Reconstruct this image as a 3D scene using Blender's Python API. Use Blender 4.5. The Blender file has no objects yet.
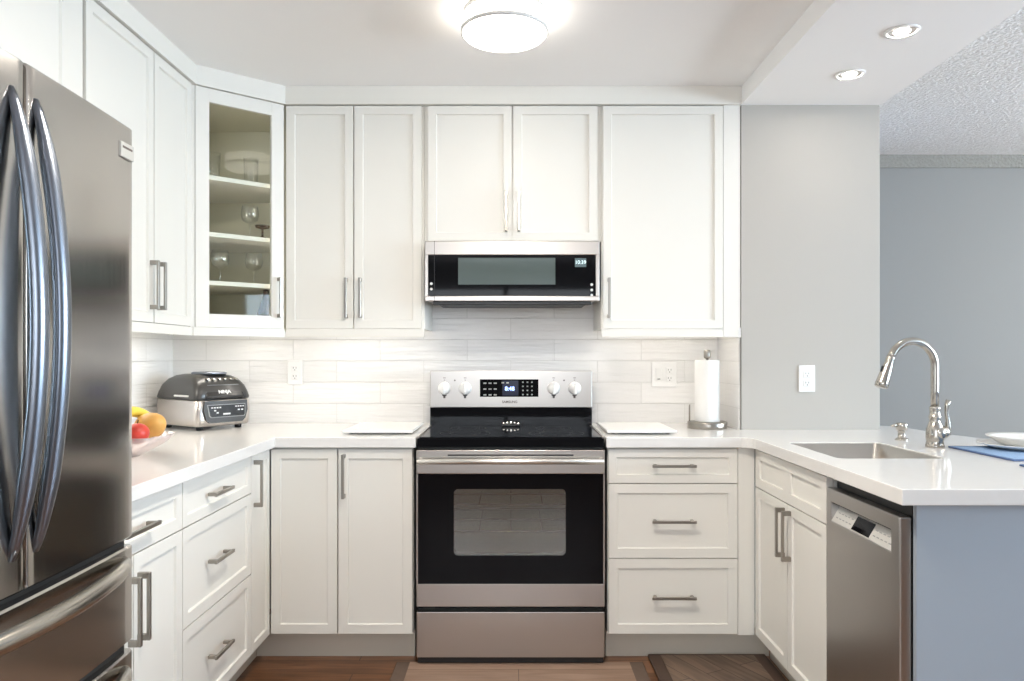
import bpy, bmesh, math, random
from mathutils import Vector, Matrix

# ------------------------------------------------------------------ camera, world, exposure, daylight
S = bpy.context.scene
C = S.collection
R = math.radians
EYE = 1.235
F = 740.0          # focal length in pixels of the 1024-wide frame; the camera stands at (0,0) looking along +Y
cam_data = bpy.data.cameras.new('camera')
cam_data.sensor_width = 36.0
cam_data.lens = F * 36.0 / 1024.0
cam_data.shift_x = -1.5 / 1024.0
cam_data.shift_y = 15.5 / 1024.0
cam_data.clip_start = 0.05
cam = bpy.data.objects.new('camera', cam_data)
cam.location = (0, 0, EYE)
cam.rotation_euler = (R(90), 0, 0)
C.objects.link(cam)
S.camera = cam

S.view_settings.view_transform = 'Standard'
S.view_settings.look = 'None'
S.view_settings.gamma = 1.0
S.view_settings.use_curve_mapping = False
S.view_settings.exposure = 0.47
S.cycles.transparent_max_bounces = 48

world = bpy.data.worlds.new('sky')
S.world = world
world.use_nodes = True
wb = world.node_tree.nodes['Background']
wb.inputs[0].default_value = (0.62, 0.76, 1.0, 1)
wb.inputs[1].default_value = 1.2


def area(name, loc, rot, sx, sy, power, color):
    d = bpy.data.lights.new(name, 'AREA')
    d.shape = 'RECTANGLE'
    d.size = sx
    d.size_y = sy
    d.energy = power
    d.color = color
    o = bpy.data.objects.new(name, d)
    o.location = loc
    o.rotation_euler = rot
    C.objects.link(o)
    return o


# daylight: unseen right-wall window, plus a rear window added as frontal fill
area('daylight_right_window', (5.22, 1.1, 1.5), (0, R(90), 0), 1.3, 3.2, 240, (0.66, 0.83, 1.0))
area('rear_window_fill', (-0.1, -3.13, 1.6), (R(90), 0, 0), 2.2, 1.0, 42, (0.93, 0.96, 1.0))

LAMP = 7.5        # kitchen ceiling lamp
POT = 150.0
REAR_FILL = 118.0       # unseen second flush lamp, added to even out the kitchen brightness
PENDANT_FILL = 38.0     # unseen globe added right of the frame to brighten the far room         # recessed spots
LED = 12.0         # unseen strips under the wall cabinets

# ------------------------------------------------------------------ materials


def mat(name, col, rough=0.5, metal=0.0, coat=0.0, noise=0.0, nscale=(30, 30, 30), bump=0.0, rvar=0.0, spec=0.5, aniso=0.0, bdist=0.004):
    m = bpy.data.materials.new(name)
    m.use_nodes = True
    nt = m.node_tree
    b = nt.nodes['Principled BSDF']
    b.inputs['Base Color'].default_value = (*col, 1)
    b.inputs['Roughness'].default_value = rough
    b.inputs['Metallic'].default_value = metal
    b.inputs['Specular IOR Level'].default_value = spec
    if coat:
        b.inputs['Coat Weight'].default_value = coat
        b.inputs['Coat Roughness'].default_value = 0.05
    if aniso:
        b.inputs['Anisotropic'].default_value = aniso
    if noise or bump or rvar:
        tc = nt.nodes.new('ShaderNodeTexCoord')
        mp = nt.nodes.new('ShaderNodeMapping')
        mp.inputs['Scale'].default_value = nscale
        nz = nt.nodes.new('ShaderNodeTexNoise')
        nz.inputs['Scale'].default_value = 1.0
        nz.inputs['Detail'].default_value = 4.0
        nt.links.new(tc.outputs['Object'], mp.inputs['Vector'])
        nt.links.new(mp.outputs['Vector'], nz.inputs['Vector'])
        if noise:
            mx = nt.nodes.new('ShaderNodeMix')
            mx.data_type = 'RGBA'
            mx.inputs[6].default_value = (*[c * (1 - noise) for c in col], 1)
            mx.inputs[7].default_value = (*[min(1, c * (1 + noise)) for c in col], 1)
            nt.links.new(nz.outputs['Fac'], mx.inputs[0])
            nt.links.new(mx.outputs[2], b.inputs['Base Color'])
        if rvar:
            mr = nt.nodes.new('ShaderNodeMapRange')
            mr.inputs['To Min'].default_value = max(0, rough - rvar)
            mr.inputs['To Max'].default_value = rough + rvar
            nt.links.new(nz.outputs['Fac'], mr.inputs['Value'])
            nt.links.new(mr.outputs['Result'], b.inputs['Roughness'])
        if bump:
            bp = nt.nodes.new('ShaderNodeBump')
            bp.inputs['Strength'].default_value = bump
            bp.inputs['Distance'].default_value = bdist
            nt.links.new(nz.outputs['Fac'], bp.inputs['Height'])
            nt.links.new(bp.outputs['Normal'], b.inputs['Normal'])
    return m


def emis(name, col, strength):
    m = bpy.data.materials.new(name)
    m.use_nodes = True
    nt = m.node_tree
    nt.nodes.remove(nt.nodes['Principled BSDF'])
    e = nt.nodes.new('ShaderNodeEmission')
    e.inputs[0].default_value = (*col, 1)
    e.inputs[1].default_value = strength
    nt.links.new(e.outputs[0], nt.nodes['Material Output'].inputs[0])
    return m


def thin_glass(name, tint=(0.95, 0.97, 0.96), ior=1.45, gloss=0.02, extra=0.0, frost=0.0):
    """Thin pane: clear, mirror reflection rising at grazing angles."""
    m = bpy.data.materials.new(name)
    m.use_nodes = True
    nt = m.node_tree
    nt.nodes.remove(nt.nodes['Principled BSDF'])
    tr = nt.nodes.new('ShaderNodeBsdfTransparent')
    tr.inputs[0].default_value = (*tint, 1)
    gl = nt.nodes.new('ShaderNodeBsdfGlossy')
    gl.inputs['Roughness'].default_value = gloss
    f0 = ((ior - 1) / (ior + 1)) ** 2 + extra
    lw = nt.nodes.new('ShaderNodeLayerWeight')
    lw.inputs['Blend'].default_value = 0.5
    pw = nt.nodes.new('ShaderNodeMath')
    pw.operation = 'POWER'
    pw.inputs[1].default_value = 5.0
    ma = nt.nodes.new('ShaderNodeMath')
    ma.operation = 'MULTIPLY_ADD'
    ma.inputs[1].default_value = 0.75 - f0
    ma.inputs[2].default_value = f0
    ma.use_clamp = True
    mx = nt.nodes.new('ShaderNodeMixShader')
    nt.links.new(lw.outputs['Facing'], pw.inputs[0])
    nt.links.new(pw.outputs[0], ma.inputs[0])
    nt.links.new(ma.outputs[0], mx.inputs[0])
    nt.links.new(tr.outputs[0], mx.inputs[1])
    nt.links.new(gl.outputs[0], mx.inputs[2])
    out = mx.outputs[0]
    if frost:
        df = nt.nodes.new('ShaderNodeBsdfDiffuse')
        df.inputs[0].default_value = (0.90, 0.82, 0.80, 1)
        m2 = nt.nodes.new('ShaderNodeMixShader')
        m2.inputs[0].default_value = frost
        nt.links.new(out, m2.inputs[1])
        nt.links.new(df.outputs[0], m2.inputs[2])
        out = m2.outputs[0]
    nt.links.new(out, nt.nodes['Material Output'].inputs[0])
    return m


def wood(name, dark, light, plank=(1.2, 0.12), rot=0.0, rough=0.35, mortar=(0.02, 0.012, 0.008), grain=14.0):
    m = bpy.data.materials.new(name)
    m.use_nodes = True
    nt = m.node_tree
    b = nt.nodes['Principled BSDF']
    tc = nt.nodes.new('ShaderNodeTexCoord')
    mp = nt.nodes.new('ShaderNodeMapping')
    mp.inputs['Rotation'].default_value = (0, 0, rot)
    nt.links.new(tc.outputs['Object'], mp.inputs['Vector'])
    br = nt.nodes.new('ShaderNodeTexBrick')
    br.inputs['Scale'].default_value = 1.0
    br.inputs['Brick Width'].default_value = plank[0]
    br.inputs['Row Height'].default_value = plank[1]
    br.inputs['Mortar Size'].default_value = 0.0016
    br.inputs['Color1'].default_value = (0.15, 0.15, 0.15, 1)
    br.inputs['Color2'].default_value = (0.85, 0.85, 0.85, 1)
    br.inputs['Mortar'].default_value = (0, 0, 0, 1)
    nt.links.new(mp.outputs['Vector'], br.inputs['Vector'])
    mp2 = nt.nodes.new('ShaderNodeMapping')
    mp2.inputs['Scale'].default_value = (1.6, grain, 1)
    nt.links.new(mp.outputs['Vector'], mp2.inputs['Vector'])
    nz = nt.nodes.new('ShaderNodeTexNoise')
    nz.inputs['Scale'].default_value = 2.4
    nz.inputs['Detail'].default_value = 7
    nz.inputs['Distortion'].default_value = 0.8
    nt.links.new(mp2.outputs['Vector'], nz.inputs['Vector'])
    ma = nt.nodes.new('ShaderNodeMix')
    ma.data_type = 'FLOAT'
    ma.inputs[0].default_value = 0.35
    nt.links.new(nz.outputs['Fac'], ma.inputs[2])
    nt.links.new(br.outputs['Color'], ma.inputs[3])
    cr = nt.nodes.new('ShaderNodeValToRGB')
    cr.color_ramp.elements[0].position = 0.28
    cr.color_ramp.elements[0].color = (*dark, 1)
    cr.color_ramp.elements[1].position = 0.72
    cr.color_ramp.elements[1].color = (*light, 1)
    nt.links.new(ma.outputs[0], cr.inputs[0])
    mx = nt.nodes.new('ShaderNodeMix')
    mx.data_type = 'RGBA'
    nt.links.new(br.outputs['Fac'], mx.inputs[0])
    nt.links.new(cr.outputs[0], mx.inputs[6])
    mx.inputs[7].default_value = (*mortar, 1)
    nt.links.new(mx.outputs[2], b.inputs['Base Color'])
    b.inputs['Roughness'].default_value = rough
    return m


def tile_mat():
    m = bpy.data.materials.new('wavy_white_tile')
    m.use_nodes = True
    nt = m.node_tree
    b = nt.nodes['Principled BSDF']
    tc = nt.nodes.new('ShaderNodeTexCoord')
    sp = nt.nodes.new('ShaderNodeSeparateXYZ')
    nt.links.new(tc.outputs['Object'], sp.inputs[0])
    ad = nt.nodes.new('ShaderNodeMath')          # walls run along X or along Y: x + y serves both
    nt.links.new(sp.outputs['X'], ad.inputs[0])
    nt.links.new(sp.outputs['Y'], ad.inputs[1])
    cb = nt.nodes.new('ShaderNodeCombineXYZ')
    nt.links.new(ad.outputs[0], cb.inputs[0])
    nt.links.new(sp.outputs['Z'], cb.inputs[1])
    mp = nt.nodes.new('ShaderNodeMapping')
    mp.inputs['Location'].default_value = (10 * 0.424 + 0.022 - 3.614 + 0.212, -0.9 + 0.0, 0)
    nt.links.new(cb.outputs[0], mp.inputs['Vector'])
    br = nt.nodes.new('ShaderNodeTexBrick')
    br.inputs['Scale'].default_value = 1.0
    br.inputs['Brick Width'].default_value = 0.424
    br.inputs['Row Height'].default_value = 0.1038
    br.inputs['Mortar Size'].default_value = 0.0016
    br.inputs['Mortar Smooth'].default_value = 0.3
    br.inputs['Color1'].default_value = (0.80, 0.79, 0.775, 1)
    br.inputs['Color2'].default_value = (0.84, 0.83, 0.815, 1)
    br.inputs['Mortar'].default_value = (0.70, 0.69, 0.67, 1)
    nt.links.new(mp.outputs['Vector'], br.inputs['Vector'])
    nt.links.new(br.outputs['Color'], b.inputs['Base Color'])
    b.inputs['Roughness'].default_value = 0.28
    mp2 = nt.nodes.new('ShaderNodeMapping')
    mp2.inputs['Scale'].default_value = (2.6, 26, 1)
    nt.links.new(cb.outputs[0], mp2.inputs['Vector'])
    nz = nt.nodes.new('ShaderNodeTexNoise')
    nz.inputs['Scale'].default_value = 2.0
    nz.inputs['Detail'].default_value = 2
    nt.links.new(mp2.outputs['Vector'], nz.inputs['Vector'])
    mu = nt.nodes.new('ShaderNodeMath')
    mu.operation = 'SUBTRACT'
    nt.links.new(nz.outputs['Fac'], mu.inputs[0])
    nt.links.new(br.outputs['Fac'], mu.inputs[1])
    bp = nt.nodes.new('ShaderNodeBump')
    bp.inputs['Strength'].default_value = 0.85
    bp.inputs['Distance'].default_value = 0.006
    nt.links.new(mu.outputs[0], bp.inputs['Height'])
    nt.links.new(bp.outputs['Normal'], b.inputs['Normal'])
    return m


M = {}
M['cabinet'] = mat('cabinet_white', (0.82, 0.80, 0.745), 0.42, noise=0.012, nscale=(4, 4, 4))
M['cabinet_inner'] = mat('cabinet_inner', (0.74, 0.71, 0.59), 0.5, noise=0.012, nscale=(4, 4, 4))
M['toe'] = mat('toe_kick_shaded', (0.66, 0.60, 0.51), 0.5, noise=0.02, nscale=(6, 6, 6))  # cabinet paint with the toe-kick shade put into its colour
M['wall'] = mat('wall_greige', (0.465, 0.442, 0.405), 0.75, noise=0.012, nscale=(3, 3, 3), bump=0.02)
M['wall_cool'] = mat('wall_cool_grey', (0.275, 0.277, 0.27), 0.75, noise=0.012, nscale=(3, 3, 3), bump=0.02)
M['wall_white'] = mat('wall_white', (0.70, 0.69, 0.67), 0.75, noise=0.01, nscale=(3, 3, 3))
M['soffit'] = mat('soffit_paint', (0.92, 0.915, 0.905), 0.8, noise=0.008, nscale=(3, 3, 3))
M['ceiling'] = mat('ceiling_paint', (0.91, 0.90, 0.89), 0.8, noise=0.01, nscale=(3, 3, 3))
M['popcorn'] = mat('popcorn_ceiling', (0.88, 0.86, 0.82), 0.9, noise=0.28, nscale=(75, 75, 75), bump=1.0, bdist=0.014)
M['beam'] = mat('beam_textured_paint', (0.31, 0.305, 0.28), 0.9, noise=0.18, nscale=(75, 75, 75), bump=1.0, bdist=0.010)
M['end_panel'] = mat('end_panel_paint', (0.38, 0.43, 0.485), 0.45, noise=0.01, nscale=(3, 3, 3))
M['quartz'] = mat('white_quartz', (0.80, 0.785, 0.76), 0.12, noise=0.02, nscale=(40, 40, 40))
M['nickel'] = mat('brushed_nickel', (0.36, 0.335, 0.30), 0.32, metal=1.0, rvar=0.05, nscale=(200, 20, 20))
M['nickel_polished'] = mat('satin_nickel', (0.46, 0.43, 0.385), 0.24, metal=1.0, rvar=0.03, nscale=(60, 60, 60))
M['range_handle'] = mat('range_handle_steel', (0.78, 0.74, 0.69), 0.36, metal=1.0, rvar=0.03, nscale=(60, 60, 60))
M['steel'] = mat('brushed_steel', (0.51, 0.475, 0.44), 0.29, metal=1.0, rvar=0.015, nscale=(2, 2, 420), noise=0.02)
M['steel_v'] = mat('brushed_steel_upright', (0.46, 0.44, 0.42), 0.30, metal=1.0, rvar=0.04, nscale=(300, 300, 3), noise=0.02)
M['fridge'] = mat('fridge_steel', (0.50, 0.48, 0.455), 0.17, metal=1.0, rvar=0.03, nscale=(300, 300, 3), noise=0.02)
M['handle_dark'] = mat('dark_bluish_steel', (0.24, 0.265, 0.31), 0.30, metal=1.0, rvar=0.005, nscale=(4, 4, 4))  # bluish window reflection put into the fridge handle colour
M['sink'] = mat('sink_steel', (0.56, 0.53, 0.49), 0.34, metal=1.0, rvar=0.05, nscale=(90, 8, 8))
M['black'] = mat('black_plastic', (0.012, 0.012, 0.013), 0.4, noise=0.1, nscale=(20, 20, 20))
M['black_glass'] = mat('black_glass', (0.004, 0.004, 0.005), 0.04, spec=0.12, noise=0.05, nscale=(5, 5, 5))
M['dark_gap'] = mat('dark_recess', (0.02, 0.022, 0.026), 0.6, noise=0.05, nscale=(9, 9, 9))
M['window_glass_oven'] = thin_glass('oven_window_glass', (0.66, 0.66, 0.58), 1.5, 0.06, 0.12)
M['oven_enamel'] = mat('oven_enamel', (0.66, 0.65, 0.58), 0.35, noise=0.05, nscale=(12, 12, 12))
M['mw_window'] = mat('microwave_window', (0.085, 0.11, 0.105), 0.07, noise=0.05, nscale=(400, 400, 400), coat=0.4)
M['white_plastic'] = mat('white_plastic', (0.84, 0.835, 0.82), 0.35, noise=0.01, nscale=(9, 9, 9))
M['slot'] = mat('slot_dark', (0.08, 0.075, 0.07), 0.6, noise=0.05, nscale=(9, 9, 9))
M['paper'] = mat('paper_towel', (0.86, 0.85, 0.82), 0.9, noise=0.02, nscale=(40, 40, 40), bump=0.25)
M['board'] = mat('white_board', (0.84, 0.83, 0.80), 0.25, noise=0.01, nscale=(9, 9, 9))
M['glass'] = thin_glass('clear_glassware', (0.985, 0.99, 0.985), 1.5, 0.05, 0.10)
M['pane'] = thin_glass('cabinet_pane', (0.97, 0.98, 0.96), 1.22, 0.01, 0.0)
M['amber'] = thin_glass('amber_glass', (0.42, 0.30, 0.20), 1.5, 0.03, 0.05)
M['bowl'] = thin_glass('bowl_glass', (0.97, 0.94, 0.93), 1.35, 0.06, 0.03, frost=0.28)
M['mango'] = mat('mango_skin', (0.76, 0.40, 0.10), 0.4, noise=0.35, nscale=(14, 14, 14))
M['banana'] = mat('banana_skin', (0.80, 0.62, 0.08), 0.45, noise=0.12, nscale=(14, 14, 14))
M['apple'] = mat('apple_skin', (0.62, 0.06, 0.04), 0.3, noise=0.3, nscale=(14, 14, 40))
M['stem'] = mat('stem_brown', (0.16, 0.10, 0.04), 0.7, noise=0.1, nscale=(20, 20, 20))
M['porcelain'] = mat('white_porcelain', (0.85, 0.84, 0.81), 0.15, noise=0.01, nscale=(9, 9, 9))
M['blue_weave'] = mat('blue_woven_mat', (0.27, 0.41, 0.62), 0.8, noise=0.35, nscale=(240, 240, 60), bump=0.4)
M['blue_edge'] = mat('blue_mat_border', (0.09, 0.15, 0.30), 0.8, noise=0.2, nscale=(200, 200, 60))
M['grill_dark'] = mat('grill_dark_grey', (0.04, 0.039, 0.038), 0.3, noise=0.05, nscale=(12, 12, 12), coat=0.2)
M['grill_black'] = mat('grill_black', (0.018, 0.018, 0.019), 0.2, noise=0.05, nscale=(12, 12, 12))
M['grill_steel'] = mat('grill_steel', (0.62, 0.58, 0.55), 0.28, metal=1.0, rvar=0.008, nscale=(60, 60, 60))
M['label_white'] = mat('print_white', (0.75, 0.75, 0.74), 0.5, noise=0.01, nscale=(9, 9, 9))
M['label_grey'] = mat('print_grey', (0.32, 0.32, 0.31), 0.5, noise=0.01, nscale=(9, 9, 9))
M['label_dark'] = mat('print_dark', (0.10, 0.08, 0.07), 0.5, noise=0.01, nscale=(9, 9, 9))
M['burner'] = mat('burner_print', (0.03, 0.03, 0.03), 0.3, noise=0.01, nscale=(9, 9, 9))
M['badge'] = mat('badge_plate', (0.60, 0.60, 0.57), 0.3, metal=0.6, noise=0.02, nscale=(9, 9, 9))
M['control'] = mat('control_strip', (0.62, 0.60, 0.56), 0.35, metal=0.3, noise=0.02, nscale=(20, 20, 20))
M['display_blue'] = emis('display_digits', (0.30, 0.42, 1.0), 3.0)
M['display_cyan'] = emis('clock_digits', (0.72, 0.9, 0.92), 1.4)
M['display_panel'] = mat('clock_panel', (0.10, 0.15, 0.16), 0.2, noise=0.03, nscale=(9, 9, 9))
M['display_navy'] = mat('display_panel_navy', (0.01, 0.013, 0.035), 0.15, noise=0.03, nscale=(9, 9, 9))
M['lamp'] = emis('lamp_diffuser', (1.0, 0.94, 0.85), LAMP)
M['rear_fill'] = emis('rear_fill_diffuser', (1.0, 0.92, 0.82), REAR_FILL)
M['globe'] = emis('globe_fill', (1.0, 0.94, 0.86), PENDANT_FILL)
M['pot'] = emis('spot_bulb', (1.0, 0.94, 0.85), POT)
M['led'] = emis('unseen_led_strip', (1.0, 0.94, 0.86), LED)
M['inner_fill'] = emis('interior_fill_led', (1.0, 0.95, 0.85), 6.0)  # fill glow added inside the glass cabinet
M['cook_fill'] = emis('cooktop_fill_led', (1.0, 0.95, 0.9), 17.0)  # fill glow added under the microwave
M['lamp_ring'] = mat('lamp_ring', (0.72, 0.71, 0.69), 0.4, noise=0.01, nscale=(9, 9, 9))
M['floor'] = wood('hardwood_floor', (0.095, 0.040, 0.018), (0.31, 0.145, 0.07), (1.25, 0.125), 0, 0.3)
M['mat_wood'] = wood('printed_wood_mat', (0.24, 0.15, 0.105), (0.43, 0.295, 0.215), (0.9, 0.2), 0, 0.5, (0.12, 0.075, 0.05))
M['mat_border'] = mat('mat_border', (0.14, 0.095, 0.07), 0.6, noise=0.15, nscale=(40, 40, 40))
M['mat_dark'] = wood('printed_dark_mat', (0.07, 0.045, 0.032), (0.25, 0.17, 0.12), (0.5, 0.085), R(62), 0.5)
M['mat_dark_border'] = mat('dark_mat_border', (0.075, 0.045, 0.032), 0.6, noise=0.15, nscale=(40, 40, 40))
M['tile'] = tile_mat()
M['win_frame'] = mat('window_frame_white', (0.75, 0.75, 0.74), 0.5, noise=0.01, nscale=(9, 9, 9))
M['outside_glass'] = thin_glass('window_glass', (0.97, 0.98, 0.98), 1.45, 0.0, 0.0)

# ------------------------------------------------------------------ mesh builder


class MB:
    def __init__(self):
        self.bm = bmesh.new()

    def _add(self, b, smooth=False):
        bmesh.ops.recalc_face_normals(b, faces=b.faces)
        if smooth:
            for f in b.faces:
                f.smooth = True
        me = bpy.data.meshes.new('tmp')
        b.to_mesh(me)
        b.free()
        self.bm.from_mesh(me)
        bpy.data.meshes.remove(me)
        return self

    def box(self, x0, x1, y0, y1, z0, z1, bev=0.0, seg=2, mtx=None, smooth=False):
        b = bmesh.new()
        bmesh.ops.create_cube(b, size=1.0)
        for v in b.verts:
            v.co = Vector(((x0 + x1) / 2 + v.co.x * (x1 - x0), (y0 + y1) / 2 + v.co.y * (y1 - y0), (z0 + z1) / 2 + v.co.z * (z1 - z0)))
        if bev:
            bmesh.ops.bevel(b, geom=list(b.edges), offset=bev, segments=seg, profile=0.5, affect='EDGES')
        if mtx:
            bmesh.ops.transform(b, matrix=mtx, verts=b.verts)
        return self._add(b, smooth)

    def prism(self, poly, z0, z1, holes=(), bev=0.0, mtx=None):
        b = bmesh.new()
        es = []
        for loop in [poly] + list(holes):
            vs = [b.verts.new((p[0], p[1], z1)) for p in loop]
            es += [b.edges.new((vs[i], vs[(i + 1) % len(vs)])) for i in range(len(vs))]
        if holes:
            bmesh.ops.triangle_fill(b, edges=es, use_beauty=True)
        else:
            b.faces.new(vs)
        r = bmesh.ops.extrude_face_region(b, geom=list(b.faces))
        bmesh.ops.translate(b, verts=[v for v in r['geom'] if isinstance(v, bmesh.types.BMVert)], vec=(0, 0, z0 - z1))
        if bev and not holes:
            bmesh.ops.bevel(b, geom=list(b.edges), offset=bev, segments=2, profile=0.5, affect='EDGES')
        if mtx:
            bmesh.ops.transform(b, matrix=mtx, verts=b.verts)
        return self._add(b)

    def loft(self, rings, cap0=True, cap1=True, smooth=True, closed=True):
        b = bmesh.new()
        rs = [[b.verts.new(p) for p in r] for r in rings]
        n = len(rs[0])
        for a, c in zip(rs, rs[1:]):
            for i in range(n if closed else n - 1):
                j = (i + 1) % n
                b.faces.new((a[i], a[j], c[j], c[i]))
        if smooth:
            for f in b.faces:
                f.smooth = True
        if cap0:
            b.faces.new(rs[0])
        if cap1:
            b.faces.new(rs[-1])
        return self._add(b)

    def lathe(self, prof, c=(0, 0, 0), seg=32, axis='z', smooth=True, cap0=True, cap1=True):
        rings = []
        for r, h in prof:
            r = max(r, 0.0004)
            ring = []
            for i in range(seg):
                a = 2 * math.pi * i / seg
                u, v = r * math.cos(a), r * math.sin(a)
                if axis == 'z':
                    p = (c[0] + u, c[1] + v, c[2] + h)
                elif axis == 'y':
                    p = (c[0] + u, c[1] + h, c[2] + v)
                else:
                    p = (c[0] + h, c[1] + u, c[2] + v)
                ring.append(p)
            rings.append(ring)
        return self.loft(rings, cap0, cap1, smooth)

    def tube(self, pts, rad, seg=14, flat=1.0, up=None, caps=True):
        P = [Vector(p) for p in pts]
        n = len(P)
        rads = rad if isinstance(rad, (list, tuple)) else [rad] * n
        nrm = None
        rings = []
        for i in range(n):
            t = (P[min(i + 1, n - 1)] - P[max(i - 1, 0)]).normalized()
            if nrm is None:
                ref = Vector(up) if up else (Vector((0, 0, 1)) if abs(t.z) < 0.9 else Vector((0, 1, 0)))
                nrm = (ref - t * ref.dot(t)).normalized()
            else:
                nrm = (nrm - t * nrm.dot(t)).normalized()
            bn = t.cross(nrm)
            rings.append([P[i] + nrm * (rads[i] * flat * math.cos(2 * math.pi * k / seg)) + bn * (rads[i] * math.sin(2 * math.pi * k / seg)) for k in range(seg)])
        return self.loft(rings, caps, caps, True)

    def cyl(self, p0, p1, r, seg=20):
        return self.tube([p0, p1], r, seg)

    def shaker(self, x0, x1, z0, z1, yf, th=0.02, stile=0.052, rec=0.008):
        b = bmesh.new()
        bmesh.ops.create_cube(b, size=1.0)
        for v in b.verts:
            v.co = Vector(((x0 + x1) / 2 + v.co.x * (x1 - x0), yf + th / 2 + v.co.y * th, (z0 + z1) / 2 + v.co.z * (z1 - z0)))
        b.faces.ensure_lookup_table()
        fr = [f for f in b.faces if f.normal.y < -0.9]
        bmesh.ops.inset_region(b, faces=fr, thickness=stile, depth=0)
        bmesh.ops.inset_region(b, faces=fr, thickness=0.004, depth=-rec)
        return self._add(b)

    def build(self, name, material, parent=None, loc=None, rz=0.0, bevel=0.0):
        me = bpy.data.meshes.new(name)
        self.bm.to_mesh(me)
        self.bm.free()
        me.materials.append(material)
        o = bpy.data.objects.new(name, me)
        C.objects.link(o)
        if parent:
            o.parent = parent
        if loc:
            o.location = loc
        o.rotation_euler = (0, 0, rz)
        if bevel:
            md = o.modifiers.new('edge', 'BEVEL')
            md.width = bevel
            md.segments = 2
            md.limit_method = 'ANGLE'
            md.angle_limit = R(50)
        return o


def tag(o, label, cat, group=None):
    o['label'] = label
    o['category'] = cat
    if group:
        o['group'] = group
    return o


def thing(name, label, cat, loc=(0, 0, 0), rz=0.0, group=None):
    o = bpy.data.objects.new(name, None)
    o.empty_display_size = 0.05
    o.location = loc
    o.rotation_euler = (0, 0, rz)
    C.objects.link(o)
    return tag(o, label, cat, group)


def struct(o, label=None):
    o['kind'] = 'structure'
    return o


def lettering(text, size, loc, material, parent, name='lettering', rot=(R(90), 0, 0), bold=0.0, sx=1.0):
    cu = bpy.data.curves.new(name, 'FONT')
    cu.body = text
    cu.size = size
    cu.align_x = 'CENTER'
    cu.align_y = 'CENTER'
    cu.extrude = 0.0003
    cu.offset = bold
    cu.materials.append(material)
    tmp = bpy.data.objects.new('tmp', cu)
    C.objects.link(tmp)
    bpy.context.view_layer.update()
    me = bpy.data.meshes.new_from_object(tmp.evaluated_get(bpy.context.evaluated_depsgraph_get()))
    bpy.data.objects.remove(tmp)
    me.name = name
    o = bpy.data.objects.new(name, me)
    C.objects.link(o)
    o.parent = parent
    o.location = loc
    o.rotation_euler = rot
    o.scale = (sx, 1, 1)
    return o


def copy_tree(o, parent=None, keep=True):
    c = o.copy()
    C.objects.link(c)
    if parent:
        c.parent = parent
    for ch in list(o.children):
        copy_tree(ch, c)
    return c


# ------------------------------------------------------------------ the room
WB = 3.614      # back wall (kitchen)
WL = -1.668     # left wall
CZ = 2.423      # ceiling
SOF = 2.344     # soffit underside
D_UP = 3.269    # front of wall cabinet doors, and the greige wall
D_FACE = 2.965  # front of base cabinet doors
CT = 0.910      # counter top

struct(MB().box(-1.9, 5.2, -3.2, 4.6, -0.08, 0.0).build('floor', M['floor']))
struct(MB().box(WL - 0.1, 1.005, -3.2, 3.75, CZ, CZ + 0.1).build('ceiling', M['ceiling']))
struct(MB().box(1.62, 5.2, -3.2, 4.6, CZ, CZ + 0.1).build('ceiling_textured', M['popcorn']))
struct(MB().box(1.005, 1.62, -3.2, 3.75, SOF, CZ + 0.1).build('ceiling_soffit', M['soffit']))
struct(MB().box(WL - 0.12, 1.005, WB, WB + 0.136, 0, CZ).build('wall_back', M['wall_white']))
struct(MB().box(WL - 0.12, WL, -3.2, WB, 0, CZ).build('wall_left', M['wall_white']))
struct(MB().box(1.005, 1.619, D_UP, 3.75, 0, SOF, 0.003).build('wall_right', M['wall']))
struct(MB().box(1.619, 5.2, 4.376, 4.5, 0, 2.347).build('wall_far', M['wall_cool']))
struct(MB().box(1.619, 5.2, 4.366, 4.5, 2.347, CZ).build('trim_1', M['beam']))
# tiled backsplash: back wall, left wall, and the short return beside the wall cabinet
tb = MB()
tb.box(WL, 1.003, WB - 0.008, WB, CT - 0.02, 1.75)
tb.box(WL, WL + 0.008, 1.0, WB - 0.008, CT - 0.02, 1.40)
tb.box(0.995, 1.005, D_UP + 0.002, WB - 0.008, CT - 0.02, 1.36)
struct(tb.build('wall_backsplash', M['tile']))
struct(MB().box(1.0005, 1.0055, D_UP - 0.003, D_UP + 0.002, CT, 1.317).build('trim_2', M['nickel']))
# rear wall with a window added for fill, right wall with an unseen window
struct(MB().box(WL, -1.3, -3.2, -3.08, 0, CZ).box(1.1, 5.2, -3.2, -3.08, 0, CZ).box(-1.3, 1.1, -3.2, -3.08, 0, 1.05)
       .box(-1.3, 1.1, -3.2, -3.08, 2.15, CZ).build('wall_rear', M['wall']))
struct(MB().box(5.08, 5.2, -3.08, -0.5, 0, CZ).box(5.08, 5.2, 2.7, 4.376, 0, CZ).box(5.08, 5.2, -0.5, 2.7, 0, 0.85)
       .box(5.08, 5.2, -0.5, 2.7, 2.12, CZ).build('wall_east', M['wall_cool']))


def window(name, horiz, a0, a1, z0, z1, pos, panes):
    w = MB()
    f = 0.06
    spans = [(a0, a1, z0, z0 + f), (a0, a1, z1 - f, z1), (a0, a0 + f, z0, z1), (a1 - f, a1, z0, z1)]
    for k in range(1, panes):
        a = a0 + (a1 - a0) * k / panes
        spans.append((a - f / 2, a + f / 2, z0, z1))
    for s in spans:
        if horiz:
            w.box(s[0], s[1], pos - 0.04, pos + 0.04, s[2], s[3])
        else:
            w.box(pos - 0.04, pos + 0.04, s[0], s[1], s[2], s[3])
    o = struct(w.build(name, M['win_frame']))
    g = MB()
    if horiz:
        g.box(a0, a1, pos - 0.003, pos + 0.003, z0, z1)
    else:
        g.box(pos - 0.003, pos + 0.003, a0, a1, z0, z1)
    g.build('window_pane', M['outside_glass'], o)


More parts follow.
